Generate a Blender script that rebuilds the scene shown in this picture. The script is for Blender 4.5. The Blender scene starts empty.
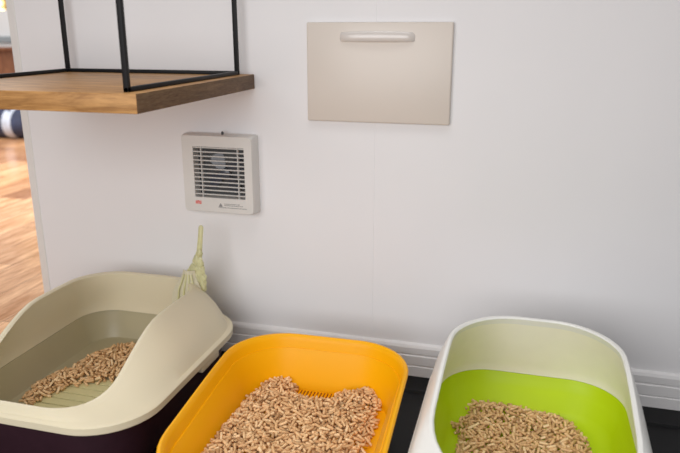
import bpy, bmesh, math, random
from mathutils import Vector, Matrix, noise
random.seed(7)
sc = bpy.context.scene
C = sc.collection
PI = math.pi

# ------------------------------------------------------------------ helpers
def link(name, bm, mats, parent=None, smooth=True, loc=(0, 0, 0)):
    me = bpy.data.meshes.new(name)
    bmesh.ops.recalc_face_normals(bm, faces=bm.faces[:])
    bm.to_mesh(me); bm.free()
    if not isinstance(mats, (list, tuple)): mats = [mats]
    for m in mats: me.materials.append(m)
    if smooth:
        for p in me.polygons: p.use_smooth = True
        try: me.set_sharp_from_angle(angle=math.radians(38))
        except Exception: pass
    o = bpy.data.objects.new(name, me); C.objects.link(o)
    o.location = loc
    if parent is not None: o.parent = parent
    return o

def empty(name, loc, label, cat, group=None):
    o = bpy.data.objects.new(name, None); C.objects.link(o)
    o.location = loc; o.empty_display_size = .05
    o['label'] = label; o['category'] = cat
    if group: o['group'] = group
    return o

def tag(o, label=None, cat=None, kind=None, group=None):
    if label: o['label'] = label
    if cat: o['category'] = cat
    if kind: o['kind'] = kind
    if group: o['group'] = group
    return o

def box(bm, x0, x1, y0, y1, z0, z1, bev=0, seg=2, rot=None, mi=0):
    r = bmesh.ops.create_cube(bm, size=1)
    vs = r['verts']
    for v in vs:
        v.co = Vector(((x0+x1)/2+v.co.x*(x1-x0), (y0+y1)/2+v.co.y*(y1-y0), (z0+z1)/2+v.co.z*(z1-z0)))
    if rot is not None:
        c = Vector(((x0+x1)/2, (y0+y1)/2, (z0+z1)/2))
        for v in vs: v.co = c + rot @ (v.co - c)
    fs = set(f for v in vs for f in v.link_faces)
    for f in fs: f.material_index = mi
    if bev:
        es = list(set(e for v in vs for e in v.link_edges))
        bmesh.ops.bevel(bm, geom=es, offset=bev, segments=seg, affect='EDGES', profile=.5)

def sweep_profile(bm, prof, a, b, axis='x'):
    """closed profile swept from a to b along an axis; prof = (u,v) pairs"""
    rings = []
    for t in (a, b):
        if axis == 'x': rings.append([bm.verts.new((t, u, v)) for u, v in prof])
        else: rings.append([bm.verts.new((u, v, t)) for u, v in prof])
    n = len(prof)
    for i in range(n):
        bm.faces.new((rings[0][i], rings[0][(i+1) % n], rings[1][(i+1) % n], rings[1][i]))
    bm.faces.new(rings[0]); bm.faces.new(rings[1][::-1])

def tube(bm, pts, rads, n=12, squash=1):
    """round bar through pts"""
    rings = []
    m = len(pts); pts = [Vector(p) for p in pts]
    for i in range(m):
        d = (pts[min(i+1, m-1)]-pts[max(i-1, 0)]).normalized()
        a = d.cross(Vector((0, 1, 0)))
        if a.length < .1: a = d.cross(Vector((1, 0, 0)))
        a.normalize(); b = d.cross(a)
        r = rads[i] if isinstance(rads, (list, tuple)) else rads
        rings.append([bm.verts.new(pts[i]+a*r*math.cos(2*PI*k/n)+b*r*squash*math.sin(2*PI*k/n)) for k in range(n)])
    for i in range(m-1):
        for k in range(n):
            bm.faces.new((rings[i][k], rings[i][(k+1) % n], rings[i+1][(k+1) % n], rings[i+1][k]))
    bm.faces.new(rings[0][::-1]); bm.faces.new(rings[-1])

def rr(cx, cy, hw, hd, r, K=10, M=10):
    """rounded rectangle, always the same number of points in the same order"""
    r = min(r, hw*.98, hd*.98)
    out = []
    cor = [(hw-r, hd-r, 0), (-hw+r, hd-r, 90), (-hw+r, -hd+r, 180), (hw-r, -hd+r, 270)]
    for ci, (ox, oy, a0) in enumerate(cor):
        for k in range(K+1):
            a = math.radians(a0+90*k/K)
            out.append((cx+ox+r*math.cos(a), cy+oy+r*math.sin(a)))
        nx = cor[(ci+1) % 4]
        e = out[-1]; a = math.radians(nx[2])
        s = (cx+nx[0]+r*math.cos(a), cy+nx[1]+r*math.sin(a))
        for k in range(1, M):
            out.append((e[0]+(s[0]-e[0])*k/M, e[1]+(s[1]-e[1])*k/M))
    return out

def loft(bm, rings, cap0=False, cap1=False, mis=None):
    vr = [[bm.verts.new(p) for p in r] for r in rings]
    n = len(rings[0])
    for i in range(len(vr)-1):
        for k in range(n):
            f = bm.faces.new((vr[i][k], vr[i][(k+1) % n], vr[i+1][(k+1) % n], vr[i+1][k]))
            if mis: f.material_index = mis[i]
    def cap(ring, mi):
        c = Vector((0, 0, 0))
        for v in ring: c += v.co
        c = bm.verts.new(c/len(ring))
        for k in range(n):
            f = bm.faces.new((ring[k], ring[(k+1) % n], c)); f.material_index = mi
    if cap0: cap(vr[0], mis[0] if mis else 0)
    if cap1: cap(vr[-1], mis[-1] if mis else 0)

def smooth01(t):
    t = max(0, min(1, t)); return t*t*(3-2*t)

def lerp(a, b, t): return a+(b-a)*t

# ------------------------------------------------------------------ materials
def mat(name, col, rough=.5, metal=0, spec=.5, trans=0, noise_amt=0, noise_scale=30, bump=0, bump_scale=200, sss=0, coat=0):
    m = bpy.data.materials.new(name); m.use_nodes = True
    nt = m.node_tree; N = nt.nodes; L = nt.links
    b = N['Principled BSDF']
    b.inputs['Base Color'].default_value = (*col, 1)
    b.inputs['Roughness'].default_value = rough
    b.inputs['Metallic'].default_value = metal
    b.inputs['Specular IOR Level'].default_value = spec
    b.inputs['Coat Weight'].default_value = coat
    if sss:
        b.inputs['Subsurface Weight'].default_value = sss
        b.inputs['Subsurface Radius'].default_value = (.02, .018, .01)
        b.inputs['Subsurface Scale'].default_value = .5
    tc = N.new('ShaderNodeTexCoord')
    if noise_amt:
        n = N.new('ShaderNodeTexNoise'); n.inputs['Scale'].default_value = noise_scale
        n.inputs['Detail'].default_value = 4
        L.new(tc.outputs['Object'], n.inputs['Vector'])
        r = N.new('ShaderNodeValToRGB')
        r.color_ramp.elements[0].position = .3; r.color_ramp.elements[1].position = .7
        r.color_ramp.elements[0].color = (*[c*(1-noise_amt) for c in col], 1)
        r.color_ramp.elements[1].color = (*[min(1, c*(1+noise_amt*.6)) for c in col], 1)
        L.new(n.outputs['Fac'], r.inputs['Fac']); L.new(r.outputs['Color'], b.inputs['Base Color'])
    if bump:
        n = N.new('ShaderNodeTexNoise'); n.inputs['Scale'].default_value = bump_scale
        L.new(tc.outputs['Object'], n.inputs['Vector'])
        bp = N.new('ShaderNodeBump'); bp.inputs['Strength'].default_value = bump; bp.inputs['Distance'].default_value = .001
        L.new(n.outputs['Fac'], bp.inputs['Height']); L.new(bp.outputs['Normal'], b.inputs['Normal'])
    if trans:
        t = N.new('ShaderNodeBsdfTranslucent'); t.inputs['Color'].default_value = (*col, 1)
        mx = N.new('ShaderNodeMixShader'); mx.inputs[0].default_value = trans
        out = N['Material Output']
        L.new(b.outputs[0], mx.inputs[1]); L.new(t.outputs[0], mx.inputs[2]); L.new(mx.outputs[0], out.inputs[0])
    return m

def wood(name, dark, light, scale=(1, 1, 1), rough=.45, planks=False):
    m = bpy.data.materials.new(name); m.use_nodes = True
    nt = m.node_tree; N = nt.nodes; L = nt.links; b = N['Principled BSDF']
    tc = N.new('ShaderNodeTexCoord'); mp = N.new('ShaderNodeMapping'); mp.inputs['Scale'].default_value = scale
    L.new(tc.outputs['Object'], mp.inputs['Vector'])
    n = N.new('ShaderNodeTexNoise'); n.inputs['Scale'].default_value = 6; n.inputs['Detail'].default_value = 8
    n.inputs['Distortion'].default_value = 1.2; n.inputs['Roughness'].default_value = .6
    L.new(mp.outputs[0], n.inputs['Vector'])
    r = N.new('ShaderNodeValToRGB'); e = r.color_ramp.elements
    e[0].position = .32; e[1].position = .68; e[0].color = (*dark, 1); e[1].color = (*light, 1)
    L.new(n.outputs['Fac'], r.inputs['Fac'])
    col = r.outputs['Color']
    # fine pores
    n2 = N.new('ShaderNodeTexNoise'); n2.inputs['Scale'].default_value = 28; n2.inputs['Detail'].default_value = 3
    L.new(mp.outputs[0], n2.inputs['Vector'])
    mx = N.new('ShaderNodeMix'); mx.data_type = 'RGBA'; mx.blend_type = 'MULTIPLY'; mx.inputs[0].default_value = .5
    rp = N.new('ShaderNodeValToRGB'); rp.color_ramp.elements[0].position = .35; rp.color_ramp.elements[1].position = .55
    rp.color_ramp.elements[0].color = (.55, .5, .45, 1); rp.color_ramp.elements[1].color = (1, 1, 1, 1)
    L.new(n2.outputs['Fac'], rp.inputs['Fac'])
    L.new(col, mx.inputs[6]); L.new(rp.outputs['Color'], mx.inputs[7]); col = mx.outputs[2]
    if planks:
        mr = N.new('ShaderNodeMapping'); mr.inputs['Rotation'].default_value = (0, 0, PI/2)
        L.new(tc.outputs['Object'], mr.inputs['Vector'])
        br = N.new('ShaderNodeTexBrick'); br.inputs['Scale'].default_value = 1
        br.inputs['Brick Width'].default_value = .9; br.inputs['Row Height'].default_value = .17
        br.inputs['Mortar Size'].default_value = .0015; br.inputs['Bias'].default_value = .1
        br.inputs['Color1'].default_value = (.40, .24, .17, 1); br.inputs['Color2'].default_value = (1.35, 1.3, 1.25, 1)
        br.inputs['Mortar'].default_value = (.2, .12, .07, 1)
        L.new(mr.outputs[0], br.inputs['Vector'])
        m2 = N.new('ShaderNodeMix'); m2.data_type = 'RGBA'; m2.blend_type = 'MULTIPLY'; m2.inputs[0].default_value = .9
        L.new(col, m2.inputs[6]); L.new(br.outputs['Color'], m2.inputs[7]); col = m2.outputs[2]
    L.new(col, b.inputs['Base Color'])
    b.inputs['Roughness'].default_value = rough; b.inputs['Specular IOR Level'].default_value = .25
    bp = N.new('ShaderNodeBump'); bp.inputs['Strength'].default_value = .15; bp.inputs['Distance'].default_value = .001
    L.new(n2.outputs['Fac'], bp.inputs['Height']); L.new(bp.outputs['Normal'], b.inputs['Normal'])
    return m

M_wall = mat('white wall panel', (.85, .84, .85), .5, spec=.3, noise_amt=.02, noise_scale=3, bump=.05, bump_scale=300)
M_trim = mat('white end trim', (.80, .78, .75), .4, noise_amt=.02)
M_base = mat('white baseboard', (.84, .825, .825), .4, noise_amt=.02)
M_far = mat('far wall paint', (.80, .82, .84), .7, noise_amt=.03, noise_scale=2)
M_oak = wood('oak board', (.27, .115, .028), (.60, .31, .10), (1.1, 9, 9))
M_end = wood('oak end grain', (.10, .05, .022), (.20, .115, .055), (3, 2.2, 16), .6)
M_floor = wood('plank floor', (.40, .17, .06), (.86, .54, .32), (5, .5, 3), .2, planks=True)
M_black = mat('black steel', (.007, .0075, .009), .5, spec=.2, noise_amt=.1)
M_mat = mat('black vinyl', (.004, .004, .0045), .5, spec=.15, noise_amt=.2, bump=.15, bump_scale=400)
M_panel = mat('champagne plastic', (.70, .625, .55), .33, spec=.5, noise_amt=.02, noise_scale=5)
M_handle = mat('grey beige plastic', (.70, .645, .60), .22, spec=.8, noise_amt=.02)
M_fan = mat('off white plastic', (.72, .70, .665), .38, noise_amt=.02)
M_slat = mat('pale slat plastic', (.62, .61, .585), .4, noise_amt=.02)
M_dark = mat('dark grey recess', (.055, .057, .06), .6, noise_amt=.15)
M_blade = mat('grey blue fan blade', (.045, .05, .068), .3, noise_amt=.1)
M_red = mat('red print', (.75, .06, .04), .5, noise_amt=.05)
M_ink = mat('grey print', (.22, .22, .22), .6, noise_amt=.05)
M_beige = mat('beige plastic', (.775, .69, .485), .4, spec=.35, noise_amt=.03, noise_scale=6, sss=.08)
M_olive = mat('olive grey plastic', (.46, .405, .25), .4, noise_amt=.04, noise_scale=8)
M_slatgreen = mat('pale yellow green plastic', (.74, .68, .34), .4, noise_amt=.05)
M_maroon = mat('dark maroon plastic', (.030, .011, .017), .38, noise_amt=.1)
M_yellow = mat('orange yellow plastic', (.97, .43, .0005), .40, spec=.2, noise_amt=.03, noise_scale=5, sss=.06)
M_yellowdk = mat('orange slot shade', (.30, .09, .004), .5, noise_amt=.05)  # darker orange stands in for the shade down in the drain slots
M_lime = mat('lime plastic', (.50, .70, .002), .42, spec=.25, noise_amt=.03, noise_scale=5, sss=.06)
M_white = mat('white plastic', (.88, .875, .83), .33, trans=.05, noise_amt=.02)
M_warmrim = mat('translucent plastic with warm light tint', (.985, .95, .80), .4, spec=.3, trans=.08, noise_amt=.02)  # same plastic as the rim outside; warm inner light mixed into the colour
M_scoop = mat('pale green translucent plastic', (.84, .82, .48), .3, trans=.35, noise_amt=.15, noise_scale=60)
M_scoopblade = mat('milky pale plastic', (.85, .80, .60), .3, trans=.3, noise_amt=.05, noise_scale=40)
M_cab = wood('brown wood', (.16, .055, .025), (.30, .12, .05), (4, 4, 1))
M_navy = mat('navy cloth', (.025, .035, .08), .8, noise_amt=.4, noise_scale=12)
M_pale = mat('pale blue cloth', (.55, .62, .75), .8, noise_amt=.2, noise_scale=12)
M_grey = mat('blue grey paint', (.30, .34, .37), .6, noise_amt=.05)
M_brass = mat('brass', (.75, .5, .18), .3, metal=1, noise_amt=.05)

def pellet_mat():
    m = bpy.data.materials.new('pressed wood pellet'); m.use_nodes = True
    N = m.node_tree.nodes; L = m.node_tree.links; b = N['Principled BSDF']
    at = N.new('ShaderNodeAttribute'); at.attribute_name = 'tone'
    r = N.new('ShaderNodeValToRGB'); e = r.color_ramp.elements
    e[0].color = (.48, .26, .105, 1); e[1].color = (1.0, .72, .40, 1)
    el = e.new(.5); el.color = (.82, .50, .23, 1)
    L.new(at.outputs['Fac'], r.inputs['Fac'])
    tc = N.new('ShaderNodeTexCoord'); n = N.new('ShaderNodeTexNoise'); n.inputs['Scale'].default_value = 350
    L.new(tc.outputs['Object'], n.inputs['Vector'])
    mx = N.new('ShaderNodeMix'); mx.data_type = 'RGBA'; mx.blend_type = 'OVERLAY'; mx.inputs[0].default_value = .3
    L.new(r.outputs['Color'], mx.inputs[6]); L.new(n.outputs['Fac'], mx.inputs[7])
    L.new(mx.outputs[2], b.inputs['Base Color']); b.inputs['Roughness'].default_value = .75
    bp = N.new('ShaderNodeBump'); bp.inputs['Strength'].default_value = .4; bp.inputs['Distance'].default_value = .001
    L.new(n.outputs['Fac'], bp.inputs['Height']); L.new(bp.outputs['Normal'], b.inputs['Normal'])
    return m
M_pel = pellet_mat()

# ------------------------------------------------------------------ setting
WX0, WX1, WT = -1.358, 1.9, .10
seams = [-.348, .566, 1.48]
bm = bmesh.new()
prof = [(WX0, WT), (WX0, 0)]
for s in seams: prof += [(s-.0011, 0), (s-.0007, .0012), (s+.0007, .0012), (s+.0011, 0)]
prof += [(WX1, 0), (WX1, WT)]
sweep_profile(bm, prof, 0, 2.4, 'z')
tag(link('wall_back', bm, M_wall, smooth=False), kind='structure')
# corner trim on the free end of the wall
bm = bmesh.new()
sweep_profile(bm, [(WX0-.003, WT), (WX0-.003, -.001), (WX0-.001, -.003), (WX0+.019, -.003), (WX0+.021, -.0015), (WX0+.021, .0), (WX0-.0005, 0), (WX0-.0005, WT)], 0, 2.4, 'z')
tag(link('trim_1', bm, M_trim, smooth=False), kind='structure')
# baseboard with two grooves
bb = [(0, 0), (-.013, 0), (-.013, .030), (-.0105, .032), (-.0105, .034), (-.0125, .036), (-.0125, .060), (-.0095, .062), (-.0095, .065),
      (-.0115, .067), (-.0115, .083), (-.0085, .090), (-.004, .093), (0, .093)]
bm = bmesh.new(); sweep_profile(bm, bb, WX0, WX1, 'x')
tag(link('baseboard_back', bm, M_base, smooth=False), kind='structure')
bm = bmesh.new(); box(bm, -6.5, 1.9, -3, 4.3, -.05, 0)
tag(link('floor', bm, M_floor, smooth=False), kind='structure')
bm = bmesh.new(); box(bm, -6.5, -1.0, 4.3, 4.4, -.05, 2.4)
tag(link('wall_far', bm, M_far, smooth=False), kind='structure')

# black mat below the boxes
mt = bmesh.new()
mp = [(-1.6, 0), (-1.6, .004), (-.098, .004), (-.094, .009), (-.086, .009), (-.082, .004), (-.0135, .004), (-.0135, 0)]
sweep_profile(mt, mp, -1.28, 1.5, 'x')
tag(link('floor_mat', mt, M_mat, smooth=False), 'glossy black mat with a raised rib lying on the floor along the baseboard', 'mat')

# ------------------------------------------------------------------ hanging shelf
sx0, sx1, sy0, sy1, sz0, sz1 = -1.185, -.657, -.542, -.0005, .7345, .770
sh = empty('hanging_shelf', (-.92, -.27, sz0), 'thick oak shelf hung in a black square steel frame against the white wall', 'shelf')
def sloc(o): o.location = (.92, .27, -sz0); return o
bm = bmesh.new(); box(bm, sx0, sx1, sy0, sy1, sz0, sz1, .0015)
bm.normal_update()
for f in bm.faces:
    if abs(f.normal.x) > .8: f.material_index = 1
sloc(link('board', bm, [M_oak, M_end], sh))
bx0, bx1, by0, by1 = -1.166, -.688, -.519, -.035; h = .005
for (x0, x1, y0, y1) in ((bx0, bx1, by1, by1), (bx0, bx0, by0, by1), (bx1, bx1, by0, by1)):
    bm = bmesh.new(); box(bm, x0-h, x1+h, y0-h, y1+h, sz1, sz1+2*h-.001, .001)
    sloc(link('rail', bm, M_black, sh))
for x in (bx0, bx1):
    for y in (by0, by1):
        bm = bmesh.new(); box(bm, x-h, x+h, y-h, y+h, sz1+.0005, 2.2, .001)
        sloc(link('post', bm, M_black, sh))

# ------------------------------------------------------------------ wall panel with handle
pn = empty('access_panel', (-.343, 0, .662), 'flat champagne beige rectangular wall panel with a handle near its top edge', 'panel')
def ploc(o): o.location = (.343, 0, -.662); return o
bm = bmesh.new(); box(bm, -.516, -.170, -.013, .0008, .662, .893, .0035, 3)
ploc(link('cover_plate', bm, M_panel, pn))
bm = bmesh.new()
# arched bar handle: straight lower edge, upper edge bowed, front bowed out
hx0, hx1, hz0, hz1 = -.434, -.256, .850, .873
n = 25; rings = []
for i in range(n):
    t = i/(n-1); x = lerp(hx0, hx1, t); s = math.sin(PI*t)**.35 if 0 < t < 1 else 0
    zt = lerp(hz1-.005, hz1, s); d = .0132+.0125*s
    rings.append([bm.verts.new(p) for p in ((x, -.0125, hz0), (x, -d+.002, hz0), (x, -d, hz0+.003), (x, -d, zt-.004), (x, -d+.003, zt), (x, -.0125, zt))])
for i in range(n-1):
    for k in range(6): bm.faces.new((rings[i][k], rings[i][(k+1) % 6], rings[i+1][(k+1) % 6], rings[i+1][k]))
bm.faces.new(rings[0]); bm.faces.new(rings[-1][::-1])
hd_ = ploc(link('handle', bm, M_handle, pn)); hd_['label'] = 'shiny bowed bar handle'

# ------------------------------------------------------------------ ventilation fan
fx0, fx1, fz0, fz1, fd = -.853, -.640, .417, .622, .042
fn = empty('ventilation_fan', (-.744, 0, .417), 'square off-white louvred ventilation fan cover with red emblem on the wall', 'fan')
fo = (.744, 0, -.417)
gx0, gx1, gz0, gz1 = -.817, -.676, .457, .590
bm = bmesh.new()
o_back = rr(-.7515, .5185, .0985, .1015, .006, 4, 4); o_front = rr(-.7515, .5185, .0960, .0990, .010, 4, 4)
ins = rr((gx0+gx1)/2, (gz0+gz1)/2, (gx1-gx0)/2, (gz1-gz0)/2, .002, 4, 4)
R_ = lambda lp, y: [(p[0], y, p[1]) for p in lp]
loft(bm, [R_(o_back, 0), R_(o_back, -fd+.016), R_(rr(-.7515, .5185, .0975, .1008, .008, 4, 4), -fd+.004), R_(o_front, -fd), R_(ins, -fd), R_(ins, -.012)])
link('fan_cover', bm, M_fan, fn, loc=fo)
bm = bmesh.new(); box(bm, gx0-.004, gx1+.004, -.012, -.002, gz0-.004, gz1+.004)
link('recess', bm, M_dark, fn, False, fo)
nsl = 12
for i in range(nsl):
    z = lerp(gz0, gz1, (i+.5)/nsl)
    bm = bmesh.new()
    box(bm, gx0, gx1, -fd+.002, -fd+.0050, z+.0012, z+.0042, .0005, 1)
    link('slat', bm, M_slat, fn, False, fo)
for x in (-.795, -.694):
    bm = bmesh.new(); box(bm, x-.0010, x+.0010, -fd+.0005, -fd+.009, gz0, gz1)
    link('mullion', bm, M_slat, fn, False, fo)
bm = bmesh.new()
c = Vector((-.737, -.020, .520))
tube(bm, [c+Vector((0, .008, 0)), c+Vector((0, -.006, 0)), c+Vector((0, -.008, 0))], [.013, .013, .009], 20)
for k in range(4):
    a = 2*PI*k/4+.6
    v = []
    for (r, da, dy) in ((.012, -.3, .004), (.030, -.5, .006), (.055, -.42, .006), (.058, .1, 0), (.050, .35, -.005), (.028, .45, -.005), (.012, .4, -.003)):
        v.append(c+Vector((r*math.cos(a+da), dy, r*math.sin(a+da))))
    bm.faces.new([bm.verts.new(p) for p in v])
link('fan_rotor', bm, M_blade, fn, loc=fo)
bm = bmesh.new(); tube(bm, [(-.741, -.022, .619), (-.741, -.022, .625), (-.741, -.022, .628)], [.0035, .0035, .002], 12)
link('knob', bm, M_dark, fn, loc=fo)
bm = bmesh.new(); y = -fd-.0003
for k in range(3):          # three tight block characters, too small to read in the photo
    x = -.8165+k*.0056
    box(bm, x, x+.0020, y, y+.0003, .4385, .4475); box(bm, x+.0033, x+.0048, y, y+.0003, .4385, .4475)
    zz = (.4422, .4455, .4385)[k]; box(bm, x+.0018, x+.0035, y, y+.0003, zz, zz+.0022)
e = link('emblem', bm, M_red, fn, False, fo)
e['label'] = 'small red emblem'
bm = bmesh.new()
# warning triangle and three faint printed lines, too small to read in the photo
y = -fd-.0003
vv = [bm.verts.new(p) for p in ((-.752, y, .4345), (-.740, y, .4345), (-.746, y, .4445))]; bm.faces.new(vv)
for (x0, x1, z) in ((-.736, -.693, .4425), (-.736, -.684, .4385), (-.752, -.674, .4325)):
    x = x0
    rnd = random.Random(int(z*1e5))
    while x < x1:
        w = rnd.uniform(.002, .006)
        box(bm, x, min(x+w, x1), y, y+.0003, z-.0008, z+.0010); x += w+.0012
tx = link('lettering', bm, M_ink, fn, False, fo); tx['label'] = 'warning triangle and small grey print'

# ------------------------------------------------------------------ pellets
CAP = None
def pellet_bed(name, label, inside, hmax, x0, x1, y0, y1, zf, n, seed, frame=None, cell=.0018, extra=(), kind='stuff'):
    """pellets dropped one by one on a growing height map"""
    rnd = random.Random(seed)
    nx, ny = int((x1-x0)/cell)+1, int((y1-y0)/cell)+1
    H = [[zf(x0+i*cell, y0+j*cell) for j in range(ny)] for i in range(nx)]
    hb = lambda x, y: H[max(0, min(nx-1, int((x-x0)/cell)))][max(0, min(ny-1, int((y-y0)/cell)))]
    verts, faces, tones = [], [], []
    NS = 8; placed = 0; tries = 0
    todo = list(extra)
    while placed < n and tries < n*8:
        tries += 1
        if todo: px, py = todo.pop()
        else:
            px, py = rnd.uniform(x0, x1), rnd.uniform(y0, y1)
            if not inside(px, py): continue
        L_ = rnd.choice((1, 1, 1, .8, .62))*rnd.uniform(.0150, .0225); r = rnd.uniform(.0027, .0032)
        a = rnd.uniform(0, PI); dx, dy = math.cos(a), math.sin(a)
        S = [(-.5+k/8)*L_ for k in range(9)]
        hs = [max(hb(px+dx*s-dy*w, py+dy*s+dx*w) for w in (-r*.55, 0, r*.55)) for s in S]
        za, zb = max(hs[:4]), max(hs[5:]); zm = hs[4]
        sl = max(-.55, min(.55, (zb-za)/(L_*.62)))
        c0 = max(hh-sl*s for hh, s in zip(hs, S))
        c0 = lerp(c0, sum(hh-sl*s for hh, s in zip(hs, S))/9, .25)
        zc = c0+r
        if zc+r-zf(px, py) > hmax(px, py): continue
        placed += 1
        d = Vector((dx, dy, sl)).normalized(); u = Vector((-dy, dx, 0)); w = d.cross(u)
        L2 = L_/2
        b0 = len(verts); tone = min(1, max(0, rnd.gauss(.5, .22)))
        jag = rnd.uniform(-.25, .25)
        ctr = Vector((px, py, zc))
        for (s, rad) in ((-L2, r*.8), (-L2*.93, r), (L2*.93, r), (L2, r*.8)):
            for k in range(NS):
                an = 2*PI*k/NS
                off = u*rad*math.cos(an)+w*rad*math.sin(an)
                sh_ = s + (jag*r*math.cos(an) if abs(s) > L2*.9 else 0)
                p = ctr+d*sh_+off
                verts.append((p.x, p.y, p.z)); tones.append(tone)
        for q in range(3):
            for k in range(NS):
                faces.append((b0+q*NS+k, b0+q*NS+(k+1) % NS, b0+(q+1)*NS+(k+1) % NS, b0+(q+1)*NS+k))
        faces.append(tuple(b0+k for k in range(NS-1, -1, -1))); faces.append(tuple(b0+3*NS+k for k in range(NS)))
        # raise the map
        k = max(3, int(L_/cell*1.3))
        for q in range(k+1):
            s = -L2+L_*q/k
            for wv in (-.8, -.4, 0, .4, .8):
                xx, yy = px+dx*s-dy*r*wv, py+dy*s+dx*r*wv
                i, j = int((xx-x0)/cell), int((yy-y0)/cell)
                if 0 <= i < nx and 0 <= j < ny:
                    top = zc+sl*s+r*math.sqrt(1-wv*wv)
                    if top > H[i][j]: H[i][j] = top
    me = bpy.data.meshes.new(name); me.from_pydata(verts, [], faces); me.update()
    at_ = me.attributes.new('tone', 'FLOAT', 'POINT'); at_.data.foreach_set('value', tones)
    me.materials.append(M_pel)
    for p in me.polygons: p.use_smooth = True
    me.set_sharp_from_angle(angle=math.radians(50))
    o = bpy.data.objects.new(name, me); C.objects.link(o)
    tag(o, label, 'cat litter', kind)
    print(name, placed, tries)
    return o

def in_poly(P):
    def f(x, y):
        c = False; j = len(P)-1
        for i in range(len(P)):
            if (P[i][1] > y) != (P[j][1] > y) and x < (P[j][0]-P[i][0])*(y-P[i][1])/(P[j][1]-P[i][1])+P[i][0]: c = not c
            j = i
        return c
    return f
def edge_dist(P):
    segs = [(Vector(P[i-1]), Vector(P[i])) for i in range(len(P))]
    def f(x, y):
        p = Vector((x, y)); b = 9
        for a, c in segs:
            ac = c-a; t = max(0, min(1, (p-a).dot(ac)/ac.length_squared)); b = min(b, (a+ac*t-p).length)
        return b
    return f

ZF = .004     # top of the mat

# ------------------------------------------------------------------ beige litter box (left)
lb = empty('litter_box', (-.905, -.345, ZF), 'litter box with high beige hood over a dark maroon base, left of the orange one', 'litter box')
def lloc(o): o.location = (.905, .345, -ZF); return o
cx, cy = -.918, -.354
zb = .132
def bcrest(y):      # height of the hood rim along the depth
    return lerp(.163, .256, smooth01((y+.610)/.27)) - .006*smooth01((y+.30)/.2)
TX, TY = -.931, -.365
B = rr(cx, cy, .246, .296, .135)
def hood_ring(k, inset, extra=0, bul=0):
    Bi = rr(cx, cy, .236-inset, .286-inset, .135-inset*.4); Ti = rr(TX, TY, .174-inset, .268-inset, .11-inset*.4)
    out = []
    for (bx, by), (tx_, ty) in zip(Bi, Ti):
        zt = bcrest(ty)
        dxy = Vector((bx-cx, by-cy)).normalized()*bul*math.sin(PI*k)*min(1, (zt-.15)/.1)
        out.append((lerp(bx, tx_, k)+dxy.x, lerp(by, ty, k)+dxy.y, lerp(zb+.019, zt, k)+extra))
    return out
bm = bmesh.new()
rg = [[(p[0], p[1], zb) for p in rr(cx, cy, .229, .279, .12)],
      [(p[0], p[1], zb-.003) for p in rr(cx, cy, .240, .290, .13)],
      [(p[0], p[1], zb+.002) for p in rr(cx, cy, .246, .296, .135)],
      [(p[0], p[1], zb+.016) for p in rr(cx, cy, .246, .296, .135)], [(p[0], p[1], zb+.0185) for p in rr(cx, cy, .2435, .2935, .134)],
      hood_ring(0, 0, .001), hood_ring(.25, .001, 0, .012), hood_ring(.5, .001, 0, .012), hood_ring(.75, .001, 0, .012), hood_ring(.93, .001, 0, .012),
      hood_ring(1, .0015, .000), hood_ring(1, .006, .0035), hood_ring(1, .011, .0035), hood_ring(1, .0155, .000),
      hood_ring(.85, .018)]
inn = rr(cx-.004, cy-.002, .196, .263, .085)
top_in = hood_ring(.85, .018)
for k in (.3, .6, .85): rg.append([(lerp(a[0], b[0], k), lerp(a[1], b[1], k), lerp(a[2], zb+.020, k)) for a, b in zip(top_in, inn)])
rg.append([(p[0], p[1], zb+.012) for p in inn])
rg.append([(p[0], p[1], zb) for p in inn])
loft(bm, rg)
hood = lloc(link('hood', bm, M_beige, lb)); hood['label'] = 'beige hood with high back and low front rim'
# inner tray
bm = bmesh.new()
tr = lambda hw, hd, r, z: [(p[0], p[1], z) for p in rr(cx-.004, cy+.002, hw+.003, hd-.015, r)]
loft(bm, [tr(.200, .292, .09, zb-.001), tr(.193, .285, .085, zb-.001), tr(.188, .280, .08, .10), tr(.180, .272, .07, .066), tr(.174, .266, .065, .054), tr(.163, .255, .06, .050)], cap1=True)
trayb = lloc(link('tray', bm, M_olive, lb)); trayb['label'] = 'olive grey inner tray'
bm = bmesh.new()
for i in range(10):
    y = cy-.215+i*.0265
    box(bm, cx-.13, cx+.12, y-.0115, y+.0115, .0495, .0535, .001, 1)
gr = lloc(link('slatted_grate', bm, M_slatgreen, lb)); gr['label'] = 'pale yellow green slats'
# base
bm = bmesh.new()
br_ = lambda hw, hd, r, z: [(p[0], p[1], z) for p in rr(cx, cy, hw, hd, r)]
loft(bm, [br_(.185, .242, .08, ZF), br_(.198, .255, .09, ZF+.004), br_(.210, .267, .11, .06), br_(.222, .279, .12, .115), br_(.224, .281, .12, zb)], cap0=True)
bs = lloc(link('base', bm, M_maroon, lb)); bs['label'] = 'dark maroon lower pan'
bm = bmesh.new()
box(bm, cx+.226, cx+.243, -.33, -.24, zb-.018, zb+.002, .004)
lloc(link('latch', bm, M_beige, lb))

P1 = [(-1.075, -.455), (-1.092, -.40), (-1.088, -.33), (-1.062, -.30), (-1.055, -.22), (-1.03, -.165), (-.985, -.132), (-.93, -.14), (-.80, -.15), (-.78, -.33),
      (-.86, -.315), (-.925, -.32), (-.952, -.345), (-1.00, -.375), (-1.02, -.42), (-1.04, -.47)]
d1 = edge_dist(P1)
pellet_bed('pellet_litter', 'tan wood pellets scattered over the tray of the beige-hooded litter box', in_poly(P1), lambda x, y: .010+min(.012, d1(x, y)*.5),
           -1.11, -.74, -.50, -.10, lambda x, y: .0536 if (-1.041 < x < -.791 and y < -.319) else .0503, 1350, 11)

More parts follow.
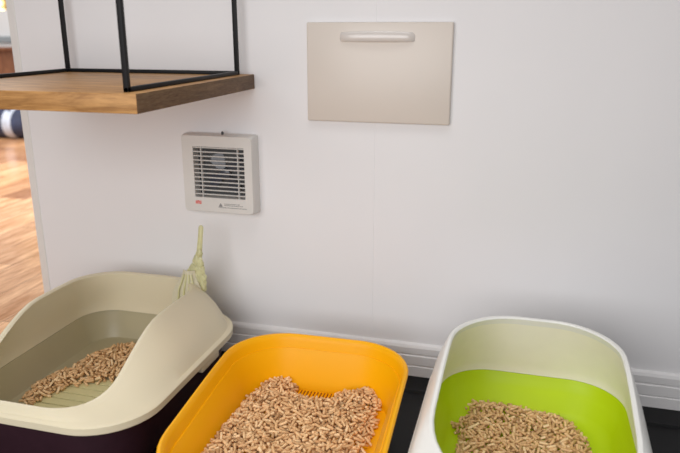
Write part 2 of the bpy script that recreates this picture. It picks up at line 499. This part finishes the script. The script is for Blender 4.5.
# scoop leaning in the back right corner
sp = empty('litter_scoop', (-.80, -.13, .19), 'pale green plastic scoop standing upright in back corner of the beige-hooded box', 'scoop')
def sploc(o): o.location = (.80, .13, -.19); return o
bm = bmesh.new()
tube(bm, [(-.785, -.108, .300), (-.783, -.104, .33), (-.780, -.10, .365), (-.778, -.097, .392), (-.778, -.0965, .397)], [.0085, .0078, .0068, .0068, .0035], 12, .6)
sploc(link('handle', bm, M_scoop, sp))
bm = bmesh.new()
rnd = random.Random(3)
for (x, y, z, r) in ((-.779, -.112, .324, .011), (-.784, -.113, .306, .014), (-.777, -.115, .298, .012), (-.793, -.116, .284, .016), (-.778, -.117, .280, .015), (-.803, -.118, .264, .016), (-.786, -.119, .260, .018), (-.770, -.120, .262, .012), (-.795, -.12, .243, .018), (-.773, -.12, .242, .015)):
    g = bmesh.ops.create_icosphere(bm, subdivisions=3, radius=r)
    for v in g['verts']:
        v.co *= 1+.45*noise.noise(v.co*110+Vector((z*90, 0, 0)))
        v.co = Vector((v.co.x*.85+x, v.co.y*.55+y, v.co.z*1.25+z))
sploc(link('collar', bm, M_scoop, sp))
bm = bmesh.new()
# dished blade
nu, nv = 11, 12; g = []
for j in range(nv):
    t = j/(nv-1); z = lerp(.285, .172, t); hw = lerp(.016, .044, smooth01(t*1.6)); row = []
    for i in range(nu):
        u = -1+2*i/(nu-1)
        row.append((-.803+u*hw-.008*t, -.128-.012*t-.010*(1-u*u), z))
    g.append(row)
vf = [[bm.verts.new(p) for p in r] for r in g]; vb = [[bm.verts.new((p[0], p[1]+.0025, p[2])) for p in r] for r in g]
for a in range(nv-1):
    for b in range(nu-1):
        bm.faces.new((vf[a][b], vf[a][b+1], vf[a+1][b+1], vf[a+1][b])); bm.faces.new((vb[a][b], vb[a+1][b], vb[a+1][b+1], vb[a][b+1]))
for a in range(nv-1):
    for b in (0, nu-1): bm.faces.new((vf[a][b], vf[a+1][b], vb[a+1][b], vb[a][b]))
for b in range(nu-1):
    for a in (0, nv-1): bm.faces.new((vf[a][b], vf[a][b+1], vb[a][b+1], vb[a][b]))
sploc(link('blade', bm, M_scoopblade, sp))
for i in range(4):
    bm = bmesh.new(); x = -.826+i*.0145
    tube(bm, [(lerp(-.80, x, .45), -.139, .276), (x, -.1455, .235), (x-.006, -.152, .180)], [.002, .0024, .002], 8)
    sploc(link('rib', bm, M_scoop, sp))

# ------------------------------------------------------------------ orange litter box (middle)
ob = empty('litter_box', (-.404, -.472, ZF), 'open orange-yellow litter box filled with wood pellets, between beige and green boxes', 'litter box')
ob.rotation_euler.z = math.radians(1.5)
def yz(y): return lerp(.150, .180, smooth01((y+.30)/.5))
def yr(hw, hd, r, dz=0, zabs=None, w=1):
    out = []
    for p in rr(0, 0, hw-.007, hd-.004, r):
        z = yz(p[1])+dz if zabs is None else zabs
        if w < 1: z = lerp(zabs, yz(p[1])+dz, w)
        out.append((p[0], p[1], z-ZF))
    return out
bm = bmesh.new()
loft(bm, [yr(.150, .215, .07, zabs=ZF), yr(.162, .227, .08, zabs=ZF+.004), yr(.178, .243, .10, zabs=.10), yr(.196, .260, .12, -.030),
          yr(.209, .272, .130, -.032), yr(.2145, .2775, .134, -.010), yr(.2155, .2785, .134, -.004), yr(.213, .276, .132, .0), yr(.209, .272, .130, .0005), yr(.2055, .2685, .129, -.003),
          yr(.202, .265, .125, -.012), yr(.195, .258, .115, -.05), yr(.183, .250, .10, zabs=.085), yr(.178, .246, .092, zabs=.064), yr(.173, .242, .085, zabs=.057), yr(.163, .232, .08, zabs=.055)], cap0=True, cap1=True)
pan = link('pan', bm, M_yellow, ob)
bm = bmesh.new(); box(bm, -.085, .075, .172, .229, .0505, .0515)
sd = link('drain_strip', bm, M_yellowdk, ob, False); sd['label'] = 'slotted drain strip with slot shade painted dark orange'
for i in range(20):
    bm = bmesh.new(); x = -.080+i*.008
    box(bm, x-.0022, x+.0022, .173, .228, .0510, .0545, .0008, 1)
    link('drain_rib', bm, M_yellow, ob)
P2 = [(-.570, -.72), (-.578, -.55), (-.578, -.47), (-.572, -.35), (-.562, -.255), (-.547, -.226), (-.515, -.213), (-.485, -.222), (-.474, -.240), (-.468, -.280), (-.42, -.295), (-.385, -.283), (-.375, -.245),
      (-.345, -.238), (-.330, -.222), (-.305, -.216), (-.275, -.232), (-.265, -.27), (-.262, -.40), (-.258, -.55), (-.255, -.70), (-.30, -.735), (-.50, -.74)]
d2 = edge_dist(P2)
pellet_bed('pellet_litter', 'deep bed of tan wood pellets filling the orange-yellow litter box', in_poly(P2), lambda x, y: .012+min(.020, d2(x, y)*.7)+.004*noise.noise(Vector((x*12, y*12, 0))),
           -.60, -.23, -.75, -.20, lambda x, y: .0565, 4600, 5)

# ------------------------------------------------------------------ green litter box (right)
gx, gy = .052, -.42
gb = empty('litter_box', (gx, gy, ZF), 'litter box with lime green tray and tall white rim, warm light painted inside, rightmost', 'litter box')
def gloc(o): o.location = (-gx, -gy, -ZF); return o
gzb, gzt = .128, .282
def gcrest(y): return lerp(.175, gzt, smooth01((y+.68)/.36))
GB = rr(gx, gy, .213, .278, .115)
HX, HY = gx-.001, gy-.012
def gring(k, inset, extra=0, bul=0):
    Bi = rr(gx, gy, .209-inset, .274-inset, .115-inset*.3); Ti = rr(HX, HY, .174-inset, .228-inset, .135-inset*.3)
    out = []
    for (bx, by), (tx_, ty) in zip(Bi, Ti):
        tx_ = HX+(tx_-HX)*(1.0-.075*(ty-HY)/.228)
        dxy = Vector((bx-gx, by-gy)).normalized()*bul*math.sin(PI*k)
        out.append((lerp(bx, tx_, k)+dxy.x, lerp(by, ty, k)+dxy.y, lerp(gzb+.015, gcrest(ty), k)+extra))
    return out
bm = bmesh.new()
g0 = lambda hw, hd, r, z: [(p[0], p[1], z) for p in rr(gx, gy, hw, hd, r)]
rg = [g0(.197, .262, .105, gzb), g0(.209, .274, .115, gzb-.004), g0(.213, .278, .115, gzb), g0(.213, .278, .115, gzb+.011),
      gring(0, 0, .0), gring(.3, 0, 0, .006), gring(.6, 0, 0, .006), gring(.92, 0, 0, .006), gring(1, .0), gring(1, .0025, .003), gring(1, .0075, .003), gring(1, .010), gring(.9, .011)]
mis = [0]*(len(rg)-1)
ginn = rr(gx+.002, gy+.002, .190, .256, .110)
ti = gring(.9, .011)
for k in (.3, .6, .9): rg.append([(lerp(a[0], b[0], k), lerp(a[1], b[1], k), lerp(a[2], gzb+.012, k)) for a, b in zip(ti, ginn)]); mis.append(1)
rg.append([(p[0], p[1], gzb+.010) for p in ginn]); mis.append(1)
rg.append([(p[0], p[1], gzb) for p in ginn]); mis.append(1)
loft(bm, rg, mis=mis)
cov = gloc(link('rim_cover', bm, [M_white, M_warmrim], gb)); cov['label'] = 'tall white rim, inner face tinted cream for warm inner light'
bm = bmesh.new()
gt = lambda hw, hd, r, z, dy=0: [(p[0], p[1], z) for p in rr(gx+.002, gy+.002+dy, hw-.006, hd-.006, r)]
loft(bm, [gt(.203, .269, .112, gzb-.001), gt(.196, .262, .110, gzb-.001), gt(.193, .258, .108, gzb-.012), gt(.190, .253, .105, .106), gt(.186, .247, .101, .097), gt(.181, .239, .097, .088), gt(.173, .228, .09, .068),
          gt(.163, .216, .085, .056), gt(.150, .203, .08, .051), gt(.138, .190, .075, .049)], cap1=True)
tg = gloc(link('tray', bm, M_lime, gb)); tg['label'] = 'glossy lime green inner tray'
bm = bmesh.new()
loft(bm, [g0(.170, .233, .08, ZF), g0(.180, .243, .09, ZF+.004), g0(.192, .255, .10, .06), g0(.197, .260, .105, .115), g0(.198, .262, .105, gzb)], cap0=True)
gloc(link('base', bm, M_white, gb))
P3 = [(-.078, -.190), (-.050, -.184), (-.022, -.194), (.02, -.180), (.035, -.190), (.075, -.203), (.12, -.205), (.15, -.230), (.175, -.29), (.186, -.35), (.17, -.47), (.03, -.52), (-.07, -.50), (-.092, -.40), (-.080, -.355), (-.108, -.30), (-.088, -.272), (-.072, -.250), (-.090, -.222)]
d3 = edge_dist(P3)
pellet_bed('pellet_litter', 'tan wood pellets heaped in the lime green tray', in_poly(P3), lambda x, y: .011+min(.014, d3(x, y)*.5),
           -.13, .21, -.55, -.15, lambda x, y: .0515, 1750, 23, extra=((-.104, -.172), (-.110, -.166), (-.092, -.183), (.028, -.172)))

# ------------------------------------------------------------------ room beyond the wall end
cb = empty('wooden_cabinet', (-5.1, 3.7, 0), 'blurred brown wooden cabinet standing against the far wall beyond the wall end', 'cabinet')
bm = bmesh.new(); box(bm, -.45, .45, -.2, .25, .06, .68, .005); link('carcass', bm, M_cab, cb)
bm = bmesh.new(); box(bm, -.48, .48, -.23, .27, .68, .71, .004); link('worktop', bm, M_cab, cb)
for s in (-1, 1):
    bm = bmesh.new(); box(bm, min(0.005*s, .44*s), max(.005*s, .44*s), -.217, -.2, .08, .66, .003); d = link('door', bm, M_cab, cb)
    bm = bmesh.new(); tube(bm, [(s*.04, -.217, .45), (s*.04, -.235, .45), (s*.04, -.242, .45)], [.006, .012, .008]); link('knob', bm, M_brass, d)
    for yy in (-.15, .2):
        bm = bmesh.new(); tube(bm, [(s*.40, yy, 0), (s*.40, yy, .06)], [.018, .025]); link('leg', bm, M_cab, cb)
bg = empty('duffel_bag', (-4.17, 3.12, 0), 'blurred navy and pale blue bag lying on the distant plank floor', 'bag')
bm = bmesh.new()
rings = []
for i in range(13):
    t = -1+2*i/12; s = (1-abs(t)**4)**.5 if abs(t) < 1 else .05
    rings.append([(t*.28, .13*s*math.cos(2*PI*k/20), .125+.125*s*math.sin(2*PI*k/20)*(1 if math.sin(2*PI*k/20) > 0 else 1)) for k in range(20)])
loft(bm, rings, True, True); link('body', bm, M_navy, bg)
bm = bmesh.new()
rings = []
for i in range(5):
    t = .05+.3*i/4; s = (1-t**4)**.5*1.02
    rings.append([(t*.28+.05, .13*s*math.cos(2*PI*k/20), .125+.125*s*math.sin(2*PI*k/20)) for k in range(20)])
loft(bm, rings); link('pale_stripe', bm, M_pale, bg)
bm = bmesh.new(); tube(bm, [(-.12+.24*k/12, -.08, .24+.09*math.sin(PI*k/12)) for k in range(13)], .012, 8); link('strap', bm, M_navy, bg)
bm = bmesh.new(); box(bm, -5.8, -3.3, 4.27, 4.3, .74, .80, .004)
tag(link('wall_rail', bm, M_grey, smooth=False), 'blurred blue grey rail fixed along the far wall', 'rail')
pl = empty('pendant_lamp', (-4.31, 3.4, 1.03), 'blurred glowing brass pendant lamp hanging in the room beyond', 'lamp')
M_glow = mat('warm bulb', (1, .8, .5), .4, noise_amt=.02)
M_glow.node_tree.nodes['Principled BSDF'].inputs['Emission Color'].default_value = (1, .72, .35, 1)
M_glow.node_tree.nodes['Principled BSDF'].inputs['Emission Strength'].default_value = 5
bm = bmesh.new(); loft(bm, [[(r*math.cos(2*PI*k/24), r*math.sin(2*PI*k/24), z) for k in range(24)] for r, z in ((.16, .0), (.155, .05), (.11, .12), (.04, .16), (.02, .19))]); link('lamp_shade', bm, M_brass, pl)
bm = bmesh.new(); bmesh.ops.create_uvsphere(bm, u_segments=16, v_segments=10, radius=.05, matrix=Matrix.Translation((0, 0, .04))); link('bulb', bm, M_glow, pl)
bm = bmesh.new(); tube(bm, [(0, 0, .18), (0, 0, 1.34)], .006, 8); link('cord', bm, M_black, pl)

# ------------------------------------------------------------------ light
w = bpy.data.worlds.new('World'); sc.world = w; w.use_nodes = True
bgd = w.node_tree.nodes['Background']; bgd.inputs[0].default_value = (.97, .975, 1.0, 1); bgd.inputs[1].default_value = .24
def area(name, loc, tgt, sx, sy, power, col):
    l = bpy.data.lights.new(name, 'AREA'); l.shape = 'RECTANGLE'; l.size = sx; l.size_y = sy; l.energy = power; l.color = col
    o = bpy.data.objects.new(name, l); C.objects.link(o); o.location = loc
    o.rotation_euler = (Vector(tgt)-Vector(loc)).to_track_quat('-Z', 'Y').to_euler()
    return o
area('front_fill_light', (-.65, -2.35, .95), (-.3, 0, .2), 1.9, 1.2, 31, (1, .985, .985))  # unseen frontal fill, added to brighten the lower wall and box interiors
area('room_light', (-3.4, 1.4, 2.3), (-3.4, 2.6, 0), 2.0, 2.0, 150, (1, .96, .92))
dl = area('ceiling_light', (-.35, -1.0, 2.35), (-.35, -.72, 0), 1.5, .8, 4, (1, .97, .95)); dl.data.spread = math.radians(80)

# ------------------------------------------------------------------ camera
cam = bpy.data.cameras.new('camera'); co = bpy.data.objects.new('camera', cam); C.objects.link(co)
F_, PT, YA = 676.3, math.radians(16.36), math.radians(15.27)
cam.sensor_width = 36; cam.lens = F_/680*36; cam.clip_start = .02; cam.clip_end = 60
co.location = (0, -1.6, .88)
co.rotation_euler = (PI/2-PT, 0, YA)
cam.dof.use_dof = True; cam.dof.focus_distance = 1.5; cam.dof.aperture_fstop = 3.2
sc.camera = co
sc.view_settings.view_transform = 'Standard'
sc.view_settings.look = 'None'
sc.view_settings.exposure = -.06
sc.view_settings.gamma = 1.10
